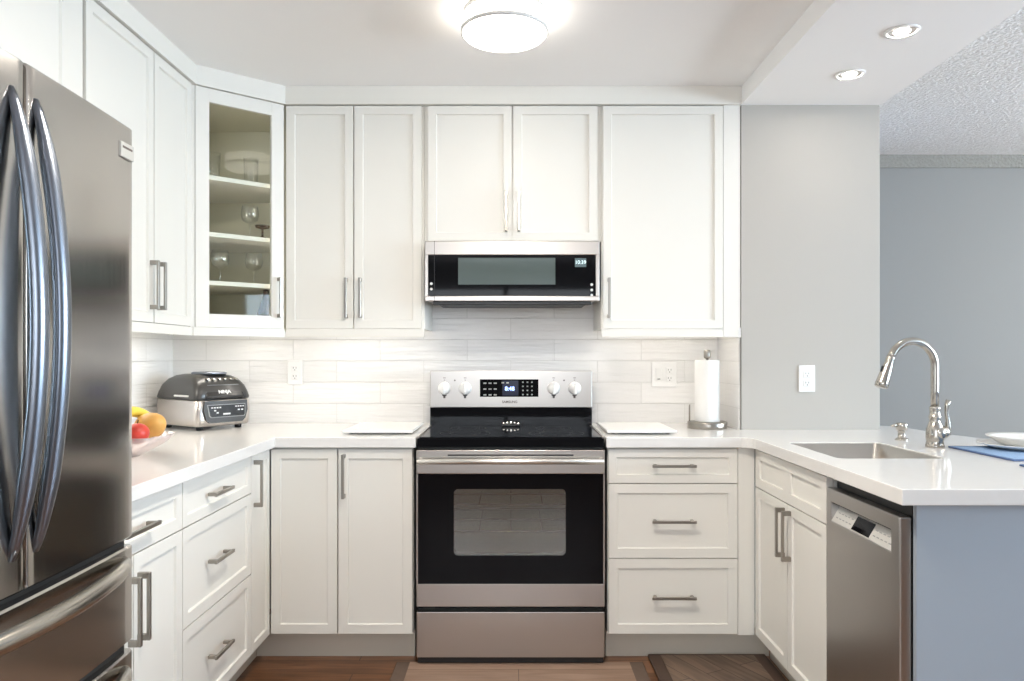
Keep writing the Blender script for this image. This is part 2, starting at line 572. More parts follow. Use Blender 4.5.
window('rear_fill_window', True, -1.3, 1.1, 1.05, 2.15, -3.12, 2)  # unseen rear window, added for soft frontal fill
window('window_2', False, -0.5, 2.7, 0.85, 2.12, 5.12, 6)

# crown strip above the wall cabinets: left run, diagonal corner, back run
DL = (-1.305, 3.020)   # diagonal cabinet, left end of the front
DR = (-1.008, D_UP)    # right end
cr = MB()
o_ = 0.012
cr.prism([(WL, 0.9), (-1.305 + o_, 0.9), (DL[0] + o_, DL[1] - 0.004), (DR[0] + 0.004, DR[1] - o_), (1.005, D_UP - o_), (1.005, WB), (WL, WB)], 2.3445, CZ)
struct(cr.build('trim_3', M['cabinet']))

# ------------------------------------------------------------------ handles and cabinet fronts


def pull(parent, kind, x, z, length=0.176, yf=0.0, name='handle'):
    b = MB()
    w, so = 0.011, 0.033
    h = length / 2
    if kind == 'v':
        b.box(x - w / 2, x + w / 2, yf - so, yf - so + 0.009, z - h, z + h, 0.0012, 1)
        for s in (-1, 1):
            zz = z + s * (h - 0.008)
            b.box(x - w / 2, x + w / 2, yf - so + 0.008, yf + 0.0005, zz - 0.008, zz + 0.008, 0.001, 1)
    else:
        b.box(x - h, x + h, yf - so, yf - so + 0.009, z - w / 2, z + w / 2, 0.0012, 1)
        for s in (-1, 1):
            xx = x + s * (h - 0.014)
            b.box(xx - 0.006, xx + 0.006, yf - so + 0.008, yf + 0.0005, z - w / 2, z + w / 2, 0.001, 1)
    o = b.build(name, M['nickel'], parent)
    return o


def front(root, kind, x0, x1, z0, z1, handle=None, stile=0.052, g=0.0021, panels=None):
    b = MB()
    if panels:
        # one front with several recessed panels: frame bars and recessed fields
        th = 0.02
        b.box(x0 + g, x1 - g, 0.008, th, z0 + g, z1 - g)
        xs = [x0 + g] + [v for p in panels for v in p] + [x1 - g]
        for i in range(0, len(xs), 2):
            b.box(xs[i], xs[i + 1], 0.0, 0.0081, z0 + g, z1 - g)
        for p in panels:
            b.box(p[0], p[1], 0, 0.0081, z0 + g, z0 + g + 0.036)
            b.box(p[0], p[1], 0, 0.0081, z1 - g - 0.036, z1 - g)
    else:
        b.shaker(x0 + g, x1 - g, z0 + g, z1 - g, 0.0, 0.02, stile)
    o = b.build(kind, M['cabinet'], root)
    if handle:
        pull(o, *handle)
    return o


def carcass(root, w, depth, z0, z1, x0=0.0, hollow=False, top=True):
    b = MB()
    t = 0.018
    y0 = 0.0215
    if hollow:
        b.box(x0, x0 + t, y0, depth, z0, z1)
        b.box(x0 + w - t, x0 + w, y0, depth, z0, z1)
        b.box(x0 + t, x0 + w - t, y0, depth, z0, z0 + t)
        b.box(x0 + t, x0 + w - t, depth - t, depth, z0 + t, z1)
        b.box(x0 + t, x0 + w - t, y0, y0 + t, z1 - 0.05, z1)
    else:
        b.box(x0, x0 + w, y0, depth, z0, z1)
    return b.build('carcass', M['cabinet'], root)


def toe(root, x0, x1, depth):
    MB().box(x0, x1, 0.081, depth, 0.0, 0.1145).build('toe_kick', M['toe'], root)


BZ0, BZ1 = 0.120, 0.863
G1, G2 = 0.7245, 0.424

# left run: origin at (front, near end), local x runs to the back wall
LX = -0.976
DEP_L = abs(WL) - abs(LX) - 0.002
c = thing('base_cabinet', 'white base cabinet beside the refrigerator with one drawer above two doors', 'cabinet', (LX, 1.762, 0), R(90))
w = 2.1825 - 1.762
carcass(c, w, DEP_L, 0.1145, 0.868)
toe(c, 0, w, 0.5)
front(c, 'drawer', 0, w, G1, BZ1, ('h', 0.135, 0.79))
front(c, 'door', 0, 0.139, BZ0, G1, ('v', 0.116, 0.585))
front(c, 'door', 0.139, w, BZ0, G1, ('v', 0.162, 0.585))

c = thing('drawer_cabinet', 'white three-drawer base cabinet in the left run below the countertop grill', 'cabinet', (LX, 2.1825, 0), R(90))
w = 2.752 - 2.1825
carcass(c, w, DEP_L, 0.1145, 0.868)
toe(c, 0, w, 0.5)
front(c, 'drawer', 0, w, G1, BZ1, ('h', 0.248, 0.792, 0.152), 0.045)
front(c, 'drawer', 0, w, G2, G1, ('h', 0.248, 0.577, 0.152))
front(c, 'drawer', 0, w, BZ0, G2, ('h', 0.248, 0.272, 0.152))

c = thing('corner_cabinet', 'narrow white base cabinet with one tall slim door in the left inside corner', 'cabinet', (LX, 2.752, 0), R(90))
w = D_FACE - 2.752
carcass(c, w - 0.002, DEP_L, 0.1145, 0.868)
toe(c, 0, w + 0.08, 0.5)
front(c, 'door', 0, w - 0.002, BZ0, BZ1, ('v', 0.032, 0.755), 0.045)

# back run, left of the range
c = thing('base_cabinet', 'white two-door base cabinet between the left corner and the range', 'cabinet', (LX, D_FACE, 0))
w = LX * -1 - 0.4045
carcass(c, w, WB - D_FACE - 0.002, 0.1145, 0.868)
toe(c, -0.08, w, 0.5)
front(c, 'door', 0.002, 0.271, BZ0, BZ1)
front(c, 'door', 0.273, w, BZ0, BZ1, ('v', 0.273 + 0.025, 0.755))

# back run, right of the range
c = thing('drawer_cabinet', 'white three-drawer base cabinet right of the range, small drawer on top', 'cabinet', (0.379, D_FACE, 0))
w = 0.521
carcass(c, 0.587, WB - D_FACE - 0.002, 0.1145, 0.868)
toe(c, 0, 0.672, 0.3)
front(c, 'drawer', 0, w, G1, BZ1, ('h', w / 2, 0.797), 0.045)
front(c, 'drawer', 0, w, G2, G1, ('h', w / 2, 0.575))
front(c, 'drawer', 0, w, BZ0, G2, ('h', w / 2, 0.272))
MB().box(w + 0.002, 0.588, 0.006, 0.0214, 0.1145, 0.866).build('filler_strip', M['cabinet'], c)

# peninsula: origin at the far end, local x runs towards the camera
RX = 0.968
c = thing('sink_cabinet', 'white sink base cabinet with a fixed two-panel front over two doors', 'cabinet', (RX, 2.963, 0), R(-90))
w = 2.963 - 2.2875
carcass(c, w, 0.56, 0.1145, 0.868, hollow=True)
toe(c, -0.06, w, 0.4)
front(c, 'false_drawer', 0, w, G1 - 0.012, BZ1, None, panels=[(0.05, 0.298), (0.378, w - 0.045)])
front(c, 'door', 0, 0.348, BZ0, G1 - 0.012, ('v', 0.348 - 0.03, 0.605))
front(c, 'door', 0.348, w, BZ0, G1 - 0.012, ('v', 0.348 + 0.03, 0.605))

# end panel of the peninsula and the panel behind it
p = MB().box(0.998, 1.60, 1.832, 1.848, 0.0, 0.868).build('end_panel', M['end_panel'])
tag(p, 'plain blue-grey end panel closing the peninsula beside the dishwasher', 'panel')

# ------------------------------------------------------------------ countertops
ct = MB().prism([(WL + 0.009, 1.76), (-0.950, 1.76), (-0.950, 2.944), (-0.389, 2.944), (-0.389, WB - 0.009), (WL + 0.009, WB - 0.009)], 0.870, CT)
o = ct.build('countertop', M['quartz'], bevel=0.0025)
tag(o, 'white quartz countertop turning the left corner from refrigerator to range', 'countertop')


def rrect(x0, x1, y0, y1, r, n=6):
    pts = []
    for cx, cy, a0 in ((x1 - r, y1 - r, 0), (x0 + r, y1 - r, 90), (x0 + r, y0 + r, 180), (x1 - r, y0 + r, 270)):
        for k in range(n + 1):
            a = R(a0 + 90.0 * k / n)
            pts.append((cx + r * math.cos(a), cy + r * math.sin(a)))
    return pts


SX0, SX1, SY0, SY1 = 1.032, 1.375, 2.346, 2.785
outer = [(0.369, 2.944), (0.905, 2.944), (0.925, 2.936), (0.943, 2.915), (0.947, 2.89), (0.947, 1.804), (2.02, 1.804), (2.00, 2.2), (1.95, 2.6), (1.86, 2.9), (1.80, 3.1)]
for k in range(7):
    a = R(10 + 80 * k / 6)
    outer.append((1.67 + 0.105 * math.cos(a), 3.36 + 0.11 * math.sin(a)))
outer += [(1.6195, 3.47), (1.6195, D_UP - 0.0005), (0.9945, D_UP - 0.0005), (0.9945, WB - 0.009), (0.369, WB - 0.009)]
o = MB().prism(outer, 0.870, CT, holes=[rrect(SX0, SX1, SY0, SY1, 0.025)]).build('countertop', M['quartz'], bevel=0.0025)
tag(o, 'white quartz countertop right of the range and over the sink peninsula', 'countertop')

# ------------------------------------------------------------------ sink
s = thing('sink', 'stainless steel undermount sink set into the peninsula countertop', 'sink', ((SX0 + SX1) / 2, (SY0 + SY1) / 2, 0.6965))
hx, hy = (SX1 - SX0) / 2 - 0.004, (SY1 - SY0) / 2 - 0.004


def ring(e, z, r):
    return [(p_[0], p_[1], z) for p_ in rrect(-hx - e, hx + e, -hy - e, hy + e, r)]


b = MB()
b.loft([ring(0.0035, 0.2095, 0.0285), ring(0.0035, 0.0, 0.0285)], False, True)
b.loft([ring(0.0035, 0.2095, 0.0285), ring(0.0, 0.2095, 0.025), ring(0.0, 0.02, 0.025), ring(-0.015, 0.006, 0.02)], False, True)
b.build('basin', M['sink'], s)
b = MB().lathe([(0.045, 0.007), (0.045, 0.0085), (0.036, 0.009), (0.030, 0.004)], (0, 0.08, 0.0))
b.build('drain', M['nickel_polished'], s)

# ------------------------------------------------------------------ faucet
f = thing('faucet', 'brushed nickel gooseneck pull-down faucet behind the sink', 'faucet', (1.505, 2.643, CT), R(8))
b = MB().lathe([(0.031, 0.0), (0.031, 0.006), (0.029, 0.010), (0.0275, 0.022), (0.029, 0.026), (0.0295, 0.045), (0.028, 0.066), (0.022, 0.083), (0.018, 0.092),
                (0.0175, 0.100), (0.021, 0.104), (0.021, 0.110), (0.0175, 0.114), (0.017, 0.132), (0.0185, 0.136), (0.0185, 0.142), (0.0145, 0.146)])
b.build('body', M['nickel_polished'], f)
pts = [(0, 0, 0.14), (0, 0, 0.20), (0, 0, 0.26), (0, 0, 0.289)]
rr = 0.0885
for k in range(1, 21):
    a = R(160.0 * k / 20)
    pts.append((-rr + rr * math.cos(a), 0, 0.289 + rr * math.sin(a)))
MB().tube(pts, 0.0138, 18).build('spout', M['nickel_polished'], f)
e = Vector(pts[-1])
dr = Vector((-math.sin(R(160)), 0, math.cos(R(160))))
dr = Vector((-0.34, 0, -0.94))
h = MB().tube([e - dr * 0.004, e, e + dr * 0.006, e + dr * 0.012, e + dr * 0.05, e + dr * 0.095, e + dr * 0.108, e + dr * 0.112],
              [0.0142, 0.0152, 0.0152, 0.0145, 0.0185, 0.0225, 0.0225, 0.019], 20).build('spray_head', M['nickel_polished'], f)
q = e + dr * 0.05
MB().tube([q + Vector((-0.0145, 0, -0.02)), q + Vector((-0.0165, 0, 0.0)), q + Vector((-0.0135, 0, 0.018))], [0.004, 0.006, 0.004], 10).build('spray_button', M['black'], h)
lv = MB().lathe([(0.004, -0.012), (0.019, -0.006), (0.0225, 0.012), (0.0225, 0.030), (0.017, 0.042), (0.004, 0.046)], (0.008, 0.0, 0.052), 24, 'x')
lv.tube([(0.048, 0, 0.052), (0.052, 0, 0.07), (0.047, -0.004, 0.095), (0.040, -0.006, 0.125), (0.042, -0.006, 0.150), (0.049, -0.006, 0.166)],
        [0.011, 0.0105, 0.008, 0.0065, 0.008, 0.009], 12)
lv.lathe([(0.002, -0.034), (0.017, -0.031), (0.0215, -0.022), (0.0215, 0.0)], (0.008, 0.0, 0.052), 24, 'y')
lv.build('lever_handle', M['nickel_polished'], f)

d = thing('soap_dispenser', 'short brushed nickel soap pump left of the faucet on the peninsula', 'soap dispenser', (1.502, 2.863, CT), R(15))
MB().lathe([(0.024, 0), (0.024, 0.003), (0.020, 0.007), (0.0135, 0.010), (0.0130, 0.034), (0.016, 0.036)]).build('collar', M['nickel_polished'], d)
hd = MB().lathe([(0.016, 0.036), (0.0205, 0.040), (0.0215, 0.060), (0.0195, 0.066), (0.003, 0.0675)])
hd.tube([(-0.012, 0, 0.058), (-0.035, 0, 0.058), (-0.046, 0, 0.054)], [0.006, 0.006, 0.005], 10)
hd.build('pump_head', M['nickel_polished'], d)

# ------------------------------------------------------------------ wall cabinets
UZ0, UZ1 = 1.354, 2.342


def rail(root, x0, x1, y0=0.004, d=0.30):
    MB().box(x0, x1, y0, y0 + 0.018, 1.319, 1.3535).build('light_rail', M['cabinet'], root)


UD = WB - D_UP - 0.0085
c = thing('wall_cabinet', 'tall white two-door wall cabinet between glass corner cabinet and microwave', 'cabinet', (DR[0] + 0.002, D_UP, 0))
w = -0.396 - (DR[0] + 0.002)
carcass(c, w, UD, UZ0 + 0.001, 2.344)
front(c, 'door', 0, 0.300, UZ0, UZ1, ('v', 0.300 - 0.031, 1.491))
front(c, 'door', 0.301, 0.601, UZ0, UZ1, ('v', 0.301 + 0.031, 1.491))
rail(c, 0, w)

c = thing('wall_cabinet', 'short white two-door wall cabinet directly above the microwave', 'cabinet', (-0.3945, D_UP, 0))
w = 0.783
carcass(c, w, UD, 1.7425, 2.344)
front(c, 'door', 0.014, 0.389, 1.742, UZ1, ('v', 0.389 - 0.027, 1.872))
front(c, 'door', 0.391, 0.768, 1.742, UZ1, ('v', 0.391 + 0.027, 1.872))

c = thing('wall_cabinet', 'white single-door wall cabinet right of the microwave above paper towels', 'cabinet', (0.390, D_UP, 0))
carcass(c, 0.613, UD, UZ0 + 0.001, 2.344)
front(c, 'door', 0.004, 0.538, UZ0, UZ1, ('v', 0.004 + 0.026, 1.491))
MB().box(0.5395, 0.6125, 0.004, 0.021, 1.319, 2.344).build('filler_strip', M['cabinet'], c)
rail(c, 0, 0.538)

c = thing('wall_cabinet', 'white two-door wall cabinet on left wall between refrigerator and glass cabinet', 'cabinet', (-1.305, 2.2577, 0), R(90))
w = 3.018 - 2.2577
ud = abs(WL) - 1.305 - 0.0085
carcass(c, w, ud, UZ0 + 0.001, 2.344)
front(c, 'door', 0.0, 0.428, UZ0, UZ1, ('v', 0.428 - 0.026, 1.491))
front(c, 'door', 0.430, 0.742, UZ0, UZ1, ('v', 0.430 + 0.026, 1.491))
rail(c, 0, w)

c = thing('wall_cabinet', 'white wall cabinet above the refrigerator, against the ceiling', 'cabinet', (-1.305, 0.92, 0), R(90))
carcass(c, 1.332, ud, 1.90, 2.344)
front(c, 'door', 0.0, 0.62, 1.90, UZ1)
front(c, 'door', 0.622, 1.258, 1.90, UZ1)
MB().box(1.264, 1.332, 0.006, 0.021, 1.354, 2.344).box(1.314, 1.332, 0.022, ud, 1.354, 1.8995).build('filler_strip', M['cabinet'], c)

# diagonal corner cabinet with a glass door
ang = math.atan2(DR[1] - DL[1], DR[0] - DL[0])
dw = math.hypot(DR[1] - DL[1], DR[0] - DL[0])
c = thing('glass_cabinet', 'white diagonal corner wall cabinet with a clear glass door and glassware', 'cabinet', (DL[0], DL[1], 0), ang)
inv = Matrix.Rotation(-ang, 3, 'Z')


def loc2(x, y):
    v = inv @ Vector((x - DL[0], y - DL[1], 0))
    return (v.x, v.y)


BW = WB - 0.0085
LW = WL + 0.0085
nrm = Vector((math.sin(ang), -math.cos(ang), 0))      # front normal, world
back = 0.0215
a0 = Vector((DL[0], DL[1], 0)) - nrm * back
a1 = Vector((DR[0], DR[1], 0)) - nrm * back
penta_w = [(a0.x, a0.y + 0.004), (a1.x - 0.004, a1.y), (DR[0] - 0.002, a1.y + 0.02), (DR[0] - 0.002, BW), (LW, BW), (LW, DL[1] + 0.002), (a0.x - 0.02, DL[1] + 0.002)]
penta = [loc2(*q) for q in penta_w]


def shrink(poly, e):
    cx = sum(q[0] for q in poly) / len(poly)
    cy = sum(q[1] for q in poly) / len(poly)
    return [(cx + (q[0] - cx) * (1 - e), cy + (q[1] - cy) * (1 - e)) for q in poly]


for s_ in (0.064, dw - 0.064):
    b = MB()
    for z0_, z1_ in ((1.40, 2.28),):
        b.box(s_ - 0.004 - (0.03 if s_ < 0.1 else -0.03), s_ + 0.004 - (0.03 if s_ < 0.1 else -0.03), 0.0235, 0.0275, z0_, z1_)
    b.build('interior_fill', M['inner_fill'], c)  # hidden strips added behind the stiles to brighten the cabinet interior
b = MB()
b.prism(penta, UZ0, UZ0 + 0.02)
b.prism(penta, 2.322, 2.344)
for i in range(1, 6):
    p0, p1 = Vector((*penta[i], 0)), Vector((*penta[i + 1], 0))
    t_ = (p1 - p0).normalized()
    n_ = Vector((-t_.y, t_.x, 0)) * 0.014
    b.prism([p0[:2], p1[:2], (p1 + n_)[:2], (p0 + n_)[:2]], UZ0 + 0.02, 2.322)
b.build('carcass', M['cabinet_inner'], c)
inner = shrink(penta, 0.07)
for z in (1.551, 1.754, 1.992):
    MB().prism(inner, z - 0.018, z).build('shelf', M['cabinet'], c)
x0, x1, st = 0.006, dw - 0.006, 0.056
b = MB()
b.box(x0, x0 + st, 0, 0.02, UZ0, UZ1, 0.0015, 1).box(x1 - st, x1, 0, 0.02, UZ0, UZ1, 0.0015, 1)
b.box(x0 + st - 0.001, x1 - st + 0.001, 0.0004, 0.02, UZ0, UZ0 + st, 0.001, 1).box(x0 + st - 0.001, x1 - st + 0.001, 0.0004, 0.02, UZ1 - st, UZ1, 0.001, 1)
dg = b.build('door', M['cabinet'], c)
MB().box(-0.012, 0.0045, 0.003, 0.021, UZ0, UZ1).build('filler_strip', M['cabinet'], c)
MB().box(x0 + st - 0.004, x1 - st + 0.004, 0.011, 0.014, UZ0 + st - 0.004, UZ1 - st + 0.004).build('glass_pane', M['pane'], dg)
pull(dg, 'v', x1 - 0.026, 1.491)
MB().box(0.0, dw, 0.004, 0.02, 1.319, 1.3535).build('light_rail', M['cabinet'], c)


# glassware on the shelves
def tumbler(h, r):
    return MB().lathe([(r * 0.8, 0), (r * 0.86, 0.004), (r, h), (r - 0.0018, h), (r * 0.80, 0.012), (0.002, 0.010)], seg=24, cap0=True, cap1=True)


def goblet(h, r):
    return MB().lathe([(r * 0.85, 0), (r * 0.85, 0.002), (0.006, 0.006), (0.0035, 0.012), (0.0035, h * 0.42), (0.010, h * 0.46), (r * 0.8, h * 0.56), (r, h * 0.72),
                       (r * 0.85, h), (r * 0.85 - 0.0015, h), (r - 0.002, h * 0.72), (r * 0.78, h * 0.57), (0.004, h * 0.49)], seg=24)


def glass_at(px, depth, z):
    """point at a pixel column and depth"""
    return ((px - 513.5) * depth / F, depth, z)


g1 = tumbler(0.13, 0.032).build('drinking_glass', M['glass'], loc=glass_at(251, 3.33, 1.9925))
tag(g1, 'tall clear glass tumbler at right on the top shelf of the glass cabinet', 'glass')
g2 = g1.copy()
C.objects.link(g2)
g2.location = glass_at(213, 3.24, 1.9925)
tag(g2, 'clear glass tumbler at left on the top shelf, half behind the door frame', 'glass')
g3 = goblet(0.15, 0.040).build('wine_glass', M['glass'], loc=glass_at(250, 3.30, 1.7545))
tag(g3, 'clear stemmed glass on the middle shelf beside the small pedestal dish', 'glass')
g4 = g3.copy()
C.objects.link(g4)
g4.location = glass_at(220, 3.26, 1.5515)
tag(g4, 'clear stemmed glass on the lower shelf, left one of two', 'glass')
g5 = g3.copy()
C.objects.link(g5)
g5.location = glass_at(254, 3.36, 1.5515)
tag(g5, 'clear stemmed glass on the lower shelf, right one of two', 'glass')
pd = MB().lathe([(0.022, 0), (0.020, 0.003), (0.005, 0.008), (0.004, 0.040), (0.028, 0.046), (0.032, 0.056), (0.030, 0.056), (0.003, 0.048)]).build(
    'pedestal_dish', M['amber'], loc=glass_at(262.5, 3.27, 1.7545))
tag(pd, 'small dark footed dish at right on the middle shelf of the glass cabinet', 'dish')
vs = MB().lathe([(0.030, 0), (0.034, 0.01), (0.036, 0.05), (0.022, 0.095), (0.012, 0.125), (0.012, 0.15), (0.015, 0.155), (0.010, 0.15)]).build(
    'bottle', M['amber'], loc=glass_at(266, 3.31, 1.3745))
tag(vs, 'slim brown glass bottle on the bottom of the glass cabinet', 'bottle')

# unseen LED strips below the wall cabinets, brightening the tile
for nm, lb, x0_, x1_, y_ in (('unseen_led_strip', 'slim unseen LED strip under the wall cabinet left of the microwave', -0.99, -0.43, 3.37),
                             ('unseen_led_strip', 'slim unseen LED strip under the wall cabinet above the paper towels', 0.43, 0.90, 3.37)):
    o = MB().box(x0_, x1_, y_, y_ + 0.02, 1.345, 1.3545).build(nm, M['led'])
    tag(o, lb, 'light')
o = MB().box(-0.16, 0.16, -0.028, 0.028, 1.345, 1.3535).build('unseen_led_strip', M['led'], loc=(-1.33, 3.30, 0), rz=ang)
tag(o, 'slim unseen LED strip under the diagonal glass cabinet above the grill', 'light')
o = MB().box(-1.53, -1.48, 2.30, 2.98, 1.345, 1.3545).build('unseen_led_strip', M['led'])
tag(o, 'slim unseen LED strip under the left wall cabinet by the refrigerator', 'light')

# ------------------------------------------------------------------ microwave
mw = thing('microwave', 'low stainless over-range microwave with a black glass front', 'microwave', (-0.0056, 3.209, 1.469))
HW = 0.379
b = MB()
b.box(-HW, HW, 0.022, 0.39, 0.012, 0.262, 0.003, 1)
b.build('housing', M['steel'], mw)
b = MB()
b.box(-HW, HW, 0.0, 0.0215, 0.204, 0.265, 0.003, 2).box(-HW, HW, 0.0, 0.0215, 0.004, 0.0265, 0.003, 2)
b.box(-HW, -0.364, 0.0, 0.0215, 0.025, 0.206, 0.002, 2).box(0.362, HW, 0.0, 0.0215, 0.025, 0.206, 0.002, 2)
dr_ = b.build('door', M['steel'], mw)
MB().box(-0.3645, 0.3625, 0.003, 0.020, 0.0255, 0.205).build('glass_front', M['black_glass'], dr_)
MB().box(-0.2345, 0.187, 0.0018, 0.0032, 0.076, 0.192, 0.0005, 1).build('viewing_window', M['mw_window'], dr_)
MB().box(-0.3385, -0.3365, -0.0006, 0.003, 0.004, 0.265).build('seam', M['black'], dr_)
cl = MB().box(0.272, 0.321, 0.0012, 0.0032, 0.152, 0.190).build('clock', M['display_panel'], dr_)
lettering('10:39', 0.022, (0.2965, 0.0008, 0.172), M['display_cyan'], cl, 'clock_digits')
for x_, z_ in ((-0.351, 0.080), (-0.351, 0.056), (0.345, 0.076), (0.345, 0.052), (0.345, 0.030)):
    MB().lathe([(0.006, 0.0006), (0.006, 0.0035)], (x_, 0, z_), 16, 'y').build('button', M['label_white'], mw)
b = MB()
b.box(-0.335, 0.335, 0.015, 0.36, -0.003, 0.0115, 0.003, 1)
for k in range(14):
    b.box(-0.30 + k * 0.045, -0.27 + k * 0.045, 0.06, 0.13, -0.006, -0.003)
b.build('vent_grille', M['black'], mw)
MB().box(-0.30, 0.30, 0.026, 0.044, -0.0055, -0.0032).build('cooktop_fill', M['cook_fill'], mw)  # hidden strip added to brighten the tile below the microwave
MB().box(-0.345, 0.345, 0.012, 0.021, -0.012, 0.006, 0.002, 1).build('lower_lip', M['black'], mw)

# ------------------------------------------------------------------ range
rg = thing('range', 'freestanding stainless electric range with black glass cooktop and oven door', 'stove', (-0.0115, 2.94, 0))
W = 0.3745
b = MB()
b.box(-W, -W + 0.02, 0.052, 0.655, 0.03, 0.888).box(W - 0.02, W, 0.052, 0.655, 0.03, 0.888)
b.box(-W + 0.02, W - 0.02, 0.63, 0.655, 0.03, 0.888).box(-W + 0.02, W - 0.02, 0.052, 0.63, 0.03, 0.06)
b.box(-W + 0.02, W - 0.02, 0.052, 0.63, 0.218, 0.238).box(-W + 0.02, W - 0.02, 0.052, 0.63, 0.78, 0.888)
b.box(-W + 0.02, -0.28, 0.052, 0.60, 0.238, 0.78).box(0.28, W - 0.02, 0.052, 0.60, 0.238, 0.78)
for x_ in (-0.33, 0.33):
    for y_ in (0.10, 0.58):
        b.lathe([(0.02, 0), (0.02, 0.03)], (x_, y_, 0), 12)
b.box(-W + 0.004, W - 0.004, 0.012, 0.05, 0.012, 0.036)
b.build('body', M['black'], rg)
b = MB()
b.box(-0.278, 0.278, 0.07, 0.075, 0.27, 0.30)
b.box(-0.279, 0.279, 0.56, 0.598, 0.24, 0.778).box(-0.279, -0.272, 0.054, 0.56, 0.24, 0.778).box(0.272, 0.279, 0.054, 0.56, 0.24, 0.778)
b.box(-0.272, 0.272, 0.054, 0.56, 0.24, 0.25)
b.build('oven_liner', M['oven_enamel'], rg)
for z_ in (0.52, 0.63):
    b = MB()
    for k in range(5):
        b.cyl((-0.26 + k * 0.13, 0.09, z_), (-0.26 + k * 0.13, 0.54, z_), 0.0016, 6)
    for y_ in (0.09, 0.31, 0.54):
        b.cyl((-0.268, y_, z_ - 0.003), (0.268, y_, z_ - 0.003), 0.0032, 8)
    b.build('oven_rack', M['nickel_polished'], rg)
# cooktop
b = MB()
b.box(-0.3635, 0.3635, 0.004, 0.49, 0.893, 0.9125, 0.002, 2)
b.box(-W + 0.002, W - 0.002, 0.003, 0.05, 0.871, 0.9075, 0.003, 2)
ck = b.build('cooktop', M['black_glass'], rg)
MB().box(-W, -0.364, 0.006, 0.49, 0.89, 0.915, 0.002, 1).build('side_trim', M['steel'], ck)
MB().box(0.364, W, 0.006, 0.49, 0.89, 0.915, 0.002, 1).build('side_trim', M['steel'], ck)
for (x_, y_, r_) in ((-0.19, 0.15, 0.105), (0.19, 0.15, 0.115), (-0.19, 0.37, 0.08), (0.19, 0.37, 0.08)):
    b = MB()
    for r2 in (r_, r_ * 0.62):
        rin = [[(x_ + rr_ * math.cos(2 * math.pi * k / 48), y_ + rr_ * math.sin(2 * math.pi * k / 48), 0.9128) for k in range(48)] for rr_ in (r2 - 0.0015, r2)]
        b.loft(rin, False, False)
    b.build('burner_ring', M['burner'], ck)
b = MB().box(-0.042, 0.042, 0.445, 0.482, 0.9126, 0.924, 0.004, 2)
vt = b.build('oven_vent', M['black'], rg)
b = MB()
for k in range(5):
    a = (k - 2) * 0.0165
    b.box(a - 0.0055, a + 0.0055, 0.443, 0.478, 0.922, 0.936 - abs(k - 2) * 0.003, 0.003, 2)
b.build('vent_fins', M['nickel_polished'], vt)
# backguard
b = MB().box(-W - 0.001, W + 0.001, 0.497, 0.60, 0.905, 0.997).box(-W - 0.001, W + 0.001, 0.50, 0.60, 0.997, 1.163)
bgd = b.build('backguard', M['black_glass'], rg)
pn = MB().box(-W - 0.001, W + 0.001, 0.488, 0.4995, 0.996, 1.1665, 0.003, 2).build('control_panel', M['steel'], rg)
MB().box(-0.144, 0.127, 0.4862, 0.4885, 1.046, 1.127, 0.0006, 1).build('display', M['black_glass'], pn)
MB().box(-0.040, 0.034, 0.4855, 0.4864, 1.052, 1.121).build('display_window', M['display_navy'], pn)
lettering('8:48', 0.026, (-0.006, 0.485, 1.083), M['display_blue'], pn, 'clock_digits', bold=0.0006)
keys = [(-0.121 + q_ * 0.024, 1.055 + r_ * 0.027, 0.007) for r_ in range(3) for q_ in range(3)]
keys += [(-0.038 + q_ * 0.022, 1.111, 0.006) for q_ in range(2)]
keys += [(0.055 + q_ * 0.021, 1.0565 + r_ * 0.019, 0.0035) for r_ in range(4) for q_ in range(3)]
for kx, kz, kw in keys:
    MB().box(kx - kw, kx + kw, 0.4850, 0.4862, kz - 0.003, kz + 0.003).build('touch_key', M['label_grey'], pn)
lettering('SAMSUNG', 0.0155, (-0.006, 0.4875, 1.022), M['label_dark'], pn, 'brand_lettering', bold=0.0004)
for x_ in (-0.3085, -0.2125, 0.1975, 0.2945):
    k_ = MB().lathe([(0.0305, -0.001), (0.0305, -0.004), (0.027, -0.006), (0.0265, -0.022), (0.024, -0.026), (0.002, -0.0265)], (x_, 0.4885, 1.0855), 28, 'y')
    k_.box(x_ - 0.006, x_ + 0.006, 0.446, 0.463, 1.060, 1.111, 0.003, 2)
    kk = k_.build('knob', M['white_plastic'], rg)
    MB().box(x_ - 0.005, x_ + 0.005, 0.4855, 0.4878, 1.040, 1.056, 0.001, 1).box(x_ - 0.010, x_ + 0.010, 0.4863, 0.4880, 1.050, 1.058, 0.001, 1).build('pointer', M['label_dark'], kk)
    MB().box(x_ - 0.006, x_ + 0.006, 0.4873, 0.4882, 1.132, 1.135).box(x_ - 0.003, x_ + 0.003, 0.4873, 0.4882, 1.122, 1.125).build('heat_marks', M['label_dark'], kk)
for x_ in (-0.2605, 0.2455):
    MB().lathe([(0.004, 0), (0.004, 0.0012)], (x_, 0.4873, 1.122), 10, 'y').build('indicator_light', M['label_dark'], pn)
